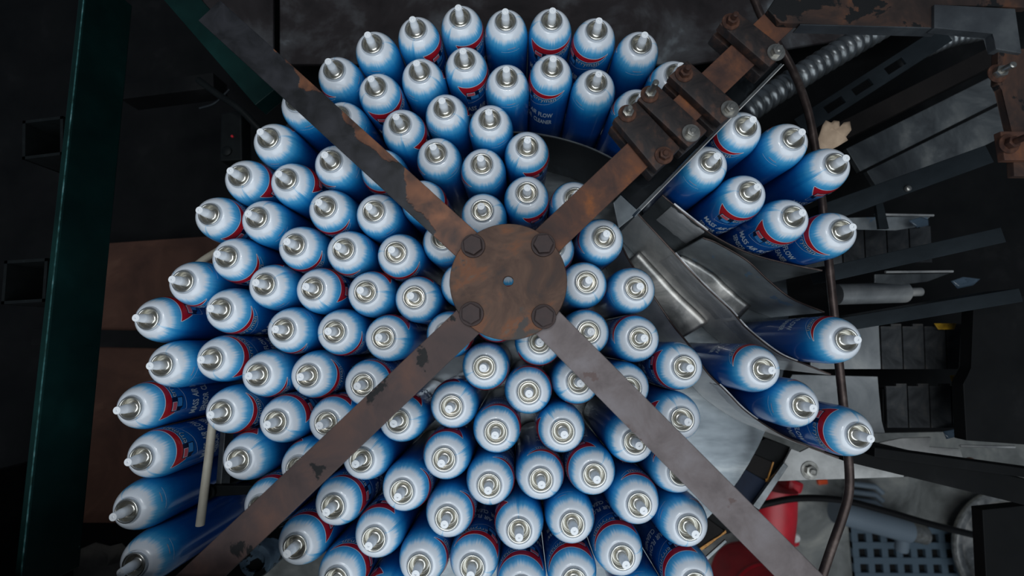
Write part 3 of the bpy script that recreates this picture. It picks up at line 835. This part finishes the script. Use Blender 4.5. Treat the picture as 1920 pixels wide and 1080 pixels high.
def floor_pt(x, y): return U(x, y, FLOOR_Z)
# red pump casting standing on the floor
t = empty('red_pump', floor_pt(1430, 985)); tag(t, 'bright red cast pump body standing on the floor at lower right', 'pump')
def at(x, y, z): return U(x, y, z)-t.location
bm = bmesh.new(); bm_tube(bm, [at(1448, 912, -0.45), at(1446, 960, -0.45), at(1440, 1010, -0.45)], 0.06, 28); obj('barrel', from_bm(bm, 'barrel', 50), M['cast_red'], t)
bm = bmesh.new(); bm_prism(bm, [(p.x, p.y) for p in (at(1478, 895, -.46), at(1506, 905, -.46), at(1500, 925, -.46), at(1470, 930, -.46))], 0.24, 0.30, 0.01); obj('flange', from_bm(bm, 'flange'), M['cast_red'], t)
bm = bmesh.new(); bm_prism(bm, [(p.x, p.y) for p in (at(1466, 990, -.5), at(1492, 1000, -.5), at(1494, 1020, -.5), at(1470, 1025, -.5), at(1440, 1010, -.5))], 0.22, 0.27, 0.012); obj('flange', from_bm(bm, 'flange'), M['cast_red'], t)
bm = bmesh.new(); q = at(1484, 1003, -.47); bm_lathe(bm, [(0, 0), (.012, 0), (.012, .02), (.008, .024), (0, .024)], 14, q); obj('plug', from_bm(bm, 'plug', 40), M['paint_white'], t)
bm = bmesh.new(); q = at(1446, 962, 0); bm_lathe(bm, [(0, 0), (.09, 0), (.09, .02), (.05, .04), (.04, .28), (0, .28)], 28, (q.x, q.y, 0)); obj('foot', from_bm(bm, 'foot', 40), M['cast_red'], t)
t = empty('red_drum', floor_pt(1390, 1075)); tag(t, 'dark red drum on the floor under the right front arm', 'drum')
bm = bmesh.new(); bm_lathe(bm, [(0, 0), (.10, 0), (.10, .30), (.095, .31), (.02, .315), (0, .315)], 40); obj('drum_shell', from_bm(bm, 'drum_shell', 40), M['cast_red'], t)
bm = bmesh.new(); bm_lathe(bm, [(.098, .14), (.104, .145), (.104, .155), (.098, .16)], 40, closed=True); obj('hoop', from_bm(bm, 'hoop', 60), M['cast_red'], t)
tag(plate('orange_clip', [(1534, 900), (1552, 899), (1553, 908), (1536, 910)], FLOOR_Z+0.012, 0.012, M['orange'], None, 0.003), 'small orange clip on the floor below the painted plate', 'clip')
P = spline([U(1400, 956, -.35), U(1440, 944, -.35), U(1500, 934, -.35), U(1580, 938, -.35), U(1660, 958, -.35), U(1750, 984, -.35), U(1880, 1016, -.35)], 8)
bm = bmesh.new(); c = P[0].copy(); bm_tube(bm, [p-c for p in P], 0.008, 10); tag(obj('black_hose', from_bm(bm, 'black_hose', 60), M['cable'], None, c), 'black hose crossing above the floor at lower right', 'hose')
t = empty('grey_pipe', floor_pt(1640, 990)); tag(t, 'grey plastic pipe with metal end lying over the rubber mat', 'pipe')
bm = bmesh.new(); bm_tube(bm, [at(1566, 958, -.66), at(1640, 978, -.66), at(1700, 994, -.66)], 0.036, 24); obj('pipe_body', from_bm(bm, 'pipe_body', 50), M['grey_pipe'], t)
bm = bmesh.new(); bm_tube(bm, [at(1700, 994, -.66), at(1732, 1003, -.66)], 0.028, 24); obj('metal_end', from_bm(bm, 'metal_end', 50), M['nut_steel'], t)
bm = bmesh.new(); bm_tube(bm, [at(1694, 1000, -.66), at(1690, 1030, -.68)], 0.018, 16); obj('branch', from_bm(bm, 'branch', 50), M['grey_pipe'], t)
for k in range(3):
    P = [U(1590, 906+15*k, -.72), U(1640, 912+15*k, -.72), U(1654, 924+15*k, -.72)]
    bm = bmesh.new(); bm_tube(bm, [p-P[0] for p in P], 0.009, 12); tag(obj('grey_tube', from_bm(bm, 'grey_tube', 60), M['grey_pipe'], None, P[0]), f'short grey tube on the floor, {ORD[k+1]} of three stacked side by side', 'tube', 'grey tubes on the floor')
# rubber mat: crossing strips with open holes
A = floor_pt(1590, 985); t = empty('rubber_mat', A); tag(t, 'blue grey rubber mat with rows of holes on the floor', 'mat')
bm = bmesh.new(); pitch = 0.047
X1 = floor_pt(1860, 985).x-A.x; Y1 = floor_pt(1590, 1120).y-A.y
x = 0.0
while x < X1: bm_prism(bm, [(x, 0), (x+.02, 0), (x+.02, Y1), (x, Y1)], 0, 0.012); x += pitch
obj('cross_strips', from_bm(bm, 'cross_strips'), M['rubber'], t)
bm = bmesh.new(); y = 0.0
while y > Y1: bm_prism(bm, [(0, y), (X1, y), (X1, y-.02), (0, y-.02)], 0.0, 0.013); y -= pitch
obj('long_strips', from_bm(bm, 'long_strips'), M['rubber'], t)
bm = bmesh.new(); bm_prism(bm, [(0, 0), (X1, 0), (X1, Y1), (0, Y1)], 0.0, 0.0015); obj('backing', from_bm(bm, 'backing'), M['grease'], t)
t = empty('steel_pan', floor_pt(1856, 1015)+Vector((0, 0, .014))); tag(t, 'round shiny steel pan at the lower right corner', 'pan')
bm = bmesh.new(); bm_lathe(bm, [(0, 0), (.10, .004), (.135, .02), (.15, .05), (.156, .051), (.165, .055), (.172, .053), (.172, .049), (.155, .046), (.139, .017), (.10, 0.0)], 56); obj('pan_bowl', from_bm(bm, 'pan_bowl', 50), M['bright_sheet'], t)
bm = bmesh.new(); bm_lathe(bm, [(.176, .048), (.184, .048), (.186, .054), (.184, .058), (.176, .058)], 56, closed=True); obj('rim_ring', from_bm(bm, 'rim_ring', 50), M['nut_steel'], t)
o = plate('end_panel', [(1842, 956), (2000, 940), (2000, 1140), (1852, 1140)], -0.02, 0.02, M['grease']); tag(o, 'black side panel at the lower right corner', 'panel')

# ------------------------------------------------------------------ left side: green beam, square tubes, dark top-left gear
def side_beam(name, top_edge, w, h, mt, mt_top, label):
    """rectangular tube whose upper right edge runs between two pixels"""
    z = top_edge[2]; A = U(*top_edge[0], z); B = U(*top_edge[1], z); d = B-A; ln = d.length
    t = empty(name, (A.x, A.y, z-h), math.atan2(d.y, d.x)); tag(t, label, 'beam')
    bm = bmesh.new(); bm_prism(bm, [(0, -w), (ln, -w), (ln, 0), (0, 0)], 0, h, 0.0015); obj('tube_wall', from_bm(bm, 'tube_wall'), mt, t)
    bm = bmesh.new(); bm_prism(bm, [(0.0, .0004), (ln, .0004), (ln, .0022), (0.0, .0022)], h+0.0002, h+.0008); obj('top_skin', from_bm(bm, 'top_skin'), mt_top, t)
    return t
side_beam('green_beam', ((38, 1120), (166, -60), 0.25), -0.010, 0.072, M['green'], M['edge_wear'], 'long dark green steel beam along the left edge') 
o = bar('diagonal_brace', (290, -60), (500, 180), 0.046, 0.16, 0.03, M['green']); tag(o, 'dark green diagonal brace beside the black painted arm', 'brace')
def square_post(cx, cy, size, z, label, rz):
    t = empty('square_post', U(cx, cy, z), rz); t.location.z = z; tag(t, label, 'post', 'open square posts left of the green beam')
    for k in range(4):
        bm = bmesh.new(); s = size/2
        bm_prism(bm, [(-s, -s), (s, -s), (s, -s+.004), (-s, -s+.004)], -0.075, 0)
        obj('tube_side', from_bm(bm, 'tube_side'), M['tube_black'], t, (0, 0, 0), k*PI/2)
square_post(80, 258, 0.056, 0.246, 'open square black post by the green beam, upper one', 0.12)
square_post(46, 527, 0.058, 0.246, 'open square black post by the green beam, lower one', 0.06)
o = bar('rear_bar', (225, 172), (400, 150), 0.03, 0.05, 0.04, M['grease']); tag(o, 'black bar behind the green beam near the top left', 'bar')
t = empty('control_box', U(432, 262, 0.05)); tag(t, 'small dark control box with a red lamp at upper left', 'control box')
child_prism(t, 'case', [(414, 212), (452, 206), (454, 300), (412, 302)], 0.05, 0.03, M['tube_black'], 0.003)
bm = bmesh.new(); q = U(436, 256, 0.05)-t.location; bm_lathe(bm, [(0, 0), (.0025, 0), (.0022, .002), (0, .0026)], 12, q); obj('lamp', from_bm(bm, 'lamp', 60), M['red'], t)
bm = bmesh.new(); q = U(426, 284, 0.05)-t.location; bm_lathe(bm, [(0, 0), (.009, 0), (.009, .003), (.006, .005), (0, .005)], 20, q); obj('knob', from_bm(bm, 'knob', 50), M['tube_black'], t)
P = spline([U(372, 150, 0.09), U(410, 178, 0.09), U(450, 205, 0.09), U(490, 245, 0.08), U(530, 280, 0.06)], 8); c = P[0].copy()
bm = bmesh.new(); bm_tube(bm, [p-c for p in P], 0.006, 10); tag(obj('black_cable', from_bm(bm, 'black_cable', 60), M['tube_black'], None, c), 'black cable running behind the upper left cans', 'cable')
P = spline([U(374, 203, 0.05), U(400, 195, 0.05), U(418, 180, 0.05), U(430, 168, 0.05)], 6); c = P[0].copy()
bm = bmesh.new(); bm_tube(bm, [p-c for p in P], 0.002, 8); tag(obj('black_cable', from_bm(bm, 'black_cable', 60), M['beam_dark'], None, c), 'thin wire bending off the black cable at upper left', 'wire')

# unseen hood added to shade the lower left cans, out of view
bm = bmesh.new()
HZ = 0.335; hy = U(300, 1080, HZ).y-0.006
bm_prism(bm, [(-1.0, -0.95), (-0.24, -0.95), (-0.24, hy), (-1.0, hy)], HZ, HZ+0.01)
bm_prism(bm, [(-1.0, -0.95), (-0.985, -0.95), (-0.985, hy), (-1.0, hy)], FLOOR_Z, HZ)
o = obj('shade_hood', from_bm(bm, 'shade_hood'), M['tube_black']); o['kind'] = 'structure'

# ------------------------------------------------------------------ overhead spider: hub plate and four arms
ARM_T, ARM_H, ARM_W = 0.304, 0.006, 0.0375
HUB = U(953, 527, 0.311)
t = empty('support_spider', (HUB.x, HUB.y, ARM_T)); tag(t, 'rusty four armed spider with round bolted hub plate above the cans', 'bracket')
bm = bmesh.new(); bm_lathe(bm, [(0.0058, 0.0002), (0.0668, 0.0002), (0.0675, 0.0010), (0.0675, 0.0062), (0.0668, 0.0070), (0.0062, 0.0070), (0.0058, 0.0066)], 72, closed=True)
hub = obj('hub_plate', from_bm(bm, 'hub_plate', 40), M['rust_hub'], t); hub['label'] = 'round rusty plate with a centre hole'
ARMS = [((868, 452), (392, 19), 'arm_black', 'arm with flaking black paint'), ((1022, 455), (1478, 22), 'rust_orange', 'orange rusty arm'),
        ((874, 606), (338, 1116), 'arm_brown', 'brown arm with black paint specks'), ((1029, 607), (1570, 1152), 'arm_grey', 'bare grey arm')]
def arm_material_black():
    """black paint that has flaked to rust near the hub and along one edge"""
    mt, nt, b = new_mat('arm_flaked'); N = nt.nodes; L = nt.links
    tc = N.new('ShaderNodeTexCoord'); sp = N.new('ShaderNodeSeparateXYZ'); L.new(tc.outputs['Object'], sp.inputs[0])
    def ma(op, a, c):
        n = N.new('ShaderNodeMath'); n.operation = op
        for i, v in enumerate((a, c)):
            if isinstance(v, (int, float)): n.inputs[i].default_value = v
            else: L.new(v, n.inputs[i])
        return n.outputs[0]
    nz = N.new('ShaderNodeTexNoise'); nz.inputs['Scale'].default_value = 38; nz.inputs['Detail'].default_value = 7; nz.inputs['Distortion'].default_value = .5
    L.new(tc.outputs['Object'], nz.inputs['Vector'])
    n2 = N.new('ShaderNodeTexNoise'); n2.inputs['Scale'].default_value = 20; n2.inputs['Detail'].default_value = 5
    L.new(tc.outputs['Object'], n2.inputs['Vector'])
    edge = ma('MULTIPLY', ma('SUBTRACT', ma('MULTIPLY', sp.outputs[1], -1.0), 0.004), 15.0)
    near = ma('MULTIPLY', ma('MAXIMUM', ma('SUBTRACT', 0.105, sp.outputs[0]), -0.012), 6.0)
    far = ma('MULTIPLY', ma('MAXIMUM', ma('SUBTRACT', sp.outputs[0], 0.30), 0.0), -3.0)
    s = ma('ADD', ma('ADD', ma('MULTIPLY', n2.outputs['Fac'], 1.2), ma('ADD', edge, far)), near)
    mr = N.new('ShaderNodeMapRange'); mr.inputs['From Min'].default_value = 0.66; mr.inputs['From Max'].default_value = 0.69; L.new(s, mr.inputs['Value'])
    r1 = N.new('ShaderNodeValToRGB'); r1.color_ramp.elements[0].position = .35; r1.color_ramp.elements[0].color = lin((14, 15, 18)); r1.color_ramp.elements[1].position = .75; r1.color_ramp.elements[1].color = lin((50, 50, 55)); L.new(nz.outputs['Fac'], r1.inputs['Fac'])
    r2 = N.new('ShaderNodeValToRGB'); r2.color_ramp.elements[0].position = .35; r2.color_ramp.elements[0].color = lin((58, 40, 34)); r2.color_ramp.elements[1].position = .72; r2.color_ramp.elements[1].color = lin((126, 80, 54)); L.new(nz.outputs['Fac'], r2.inputs['Fac'])
    mx = N.new('ShaderNodeMix'); mx.data_type = 'RGBA'; L.new(mr.outputs[0], mx.inputs['Factor']); L.new(r1.outputs[0], mx.inputs['A']); L.new(r2.outputs[0], mx.inputs['B'])
    L.new(mx.outputs['Result'], b.inputs['Base Color']); b.inputs['Roughness'].default_value = 0.5; b.inputs['Metallic'].default_value = 0.2
    bp = N.new('ShaderNodeBump'); bp.inputs['Strength'].default_value = .3; bp.inputs['Distance'].default_value = .001; L.new(mr.outputs[0], bp.inputs['Height']); bp.invert = True
    L.new(bp.outputs[0], b.inputs['Normal'])
    return mt
M['arm_black'] = arm_material_black()
for a, b, mt, lab in ARMS:
    A = U(*a, ARM_T); B = U(*b, ARM_T); d = B-A; ln = d.length; ang = math.atan2(d.y, d.x)
    back = (Vector((HUB.x, HUB.y, ARM_T))-A).length-0.020
    bm = bmesh.new(); bm_prism(bm, [(-0.032, -ARM_W/2), (ln, -ARM_W/2), (ln, ARM_W/2), (-0.032, ARM_W/2)], -ARM_H, 0, 0.0007)
    p = A-t.location; o = obj('arm', from_bm(bm, 'arm'), M[mt], t, p, ang); o['label'] = lab
for px, py in ((886, 459), (1019, 457), (883, 588), (1020, 593)):
    p = U(px, py, 0.318)-t.location; p.z = 0.007
    bm = bmesh.new(); bm_prism(bm, hexpts(0.0118, random.random()), 0.0022, 0.0095, 0.0009)
    b_ = obj('bolt', from_bm(bm, 'bolt'), M['bolt_dark'], t, p)
    bm = bmesh.new(); bm_lathe(bm, [(0.005, 0), (0.0138, 0), (0.0141, .001), (0.0136, .0022), (0.005, .0022)], 28, closed=True); obj('washer', from_bm(bm, 'washer', 40), M['bolt_dark'], b_)

# clamps along the rear right arm
def clamp(quads, bolts, label, gap=0.010):
    c = sum((U(x, y, 0.305) for q in quads for x, y in q), Vector())/sum(len(q) for q in quads)
    t = empty('bar_clamp', (c.x, c.y, ARM_T)); tag(t, label, 'clamp', 'rusty bar clamps on the rear right arm')
    for q in quads:
        for nm, z0, z1 in (('upper_jaw', 0.0006, 0.0130), ('lower_jaw', -0.024, -0.0066)):
            P = [U(x, y, 0.317)-c for x, y in q]
            bm = bmesh.new(); bm_prism(bm, [(p.x, p.y) for p in P], z0, z1, 0.0022); obj(nm, from_bm(bm, nm, 30), M['clamp'], t)
    for (x, y), kind, stud in bolts:
        p = U(x, y, 0.320)-c; p.z = 0.0130
        quick_bolt(t, p, 0.0068, M['nut_steel'] if kind else M['nut_rust'], 0.0055, True, stud, M['nut_rust'] if kind == 2 else None)
clamp([[(1150, 223), (1193, 189), (1276, 277), (1232, 321)]], [((1177, 211), 2, 0.008), ((1246, 290), 0, 0.003)], 'rusty bar clamp nearest the hub plate')
clamp([[(1195, 186), (1229, 155), (1327, 245), (1291, 276)]], [((1219, 175), 2, 0.020), ((1297, 248), 1, 0.002)], 'rusty bar clamp with a tall bright stud, second from the hub')
clamp([[(1254, 142), (1289, 112), (1390, 201), (1352, 233)]], [((1284, 136), 0, 0.008), ((1370, 203), 1, 0.002)], 'rusty bar clamp third from the hub')
clamp([[(1349, 44), (1380, 19), (1476, 94), (1443, 126)]], [((1372, 38), 0, 0.008), ((1457, 96), 1, 0.002)], 'rusty bar clamp farthest from the hub, by the frame')

# gate plate hung below the clamps
A = A0g = U(1199, 392, 0.262); B = B0g = U(1466, 120, 0.262); d = B-A; ln = d.length
t = empty('hanging_gate', (A.x, A.y, 0.13), math.atan2(d.y, d.x)); tag(t, 'dark upright gate plate hanging below the clamps', 'gate')
bm = bmesh.new(); bm_prism(bm, [(0, -.0015), (ln, -.0015), (ln, .0015), (0, .0015)], 0.099, 0.132); obj('gate_sheet', from_bm(bm, 'gate_sheet'), M['steel_dark'], t)
bm = bmesh.new(); bm_prism(bm, [(0.0, .0022), (ln, .0022), (ln, .045), (0.0, .045)], 0.124, 0.128); obj('flange', from_bm(bm, 'flange'), M['black_shield'], t)
bm = bmesh.new(); bm_prism(bm, [(0, -.0028), (ln, -.0028), (ln, -.0018), (0, -.0018)], 0.102, 0.1335); obj('edge_strip', from_bm(bm, 'edge_strip'), M['steel'], t)
for s in (.24, .42, .56, .86):
    bm = bmesh.new(); bm_prism(bm, [(ln*s-.006, .016), (ln*s+.006, .016), (ln*s+.006, .028), (ln*s-.006, .028)], 0.128, 0.150); obj('hanger', from_bm(bm, 'hanger'), M['clamp'], t)
o = plate('gate_foot', [(1160, 428), (1198, 398), (1240, 350), (1205, 322), (1150, 380)], 0.1285, 0.003, M['steel_blue']); tag(o, 'dark blue grey plate joining the gate to the shield sheet', 'plate')

# rusty frame in the upper right corner
FZ = 0.312
t = empty('corner_frame', U(1700, 30, FZ)); tag(t, 'rusty flaking steel frame across the upper right corner', 'frame')
child_prism(t, 'rear_rail', [(1462, 42), (1440, 18), (1478, -40), (1930, -40), (1930, 14), (1760, 8), (1752, 52), (1500, 44)], FZ, 0.008, M['rust'])
child_prism(t, 'rail_lip', [(1500, 45), (1766, 52), (1766, 54), (1500, 47)], FZ, 0.014, M['gusset'], 0)
child_prism(t, 'gusset', [(1752, 8), (1904, 16), (1916, 100), (1868, 92), (1862, 62), (1752, 52)], FZ+.004, 0.010, M['gusset'])
child_prism(t, 'side_rail', [(1872, 92), (1960, 90), (1960, 330), (1902, 330), (1898, 250), (1880, 168), (1870, 155)], FZ, 0.008, M['rust'])
child_prism(t, 'tab', [(1876, 246), (1960, 246), (1960, 300), (1884, 300)], FZ+.006, 0.008, M['rust_orange'])
for (x, y), k, s in (((1884, 130), 1, 0.012), ((1896, 268), 0, 0.016)):
    p = U(x, y, FZ+.01)-t.location; p.z = 0.001 if k else 0.007
    quick_bolt(t, p, 0.0072, M['nut_steel'] if k else M['nut_rust'], 0.006, True, s, M['nut_rust'])
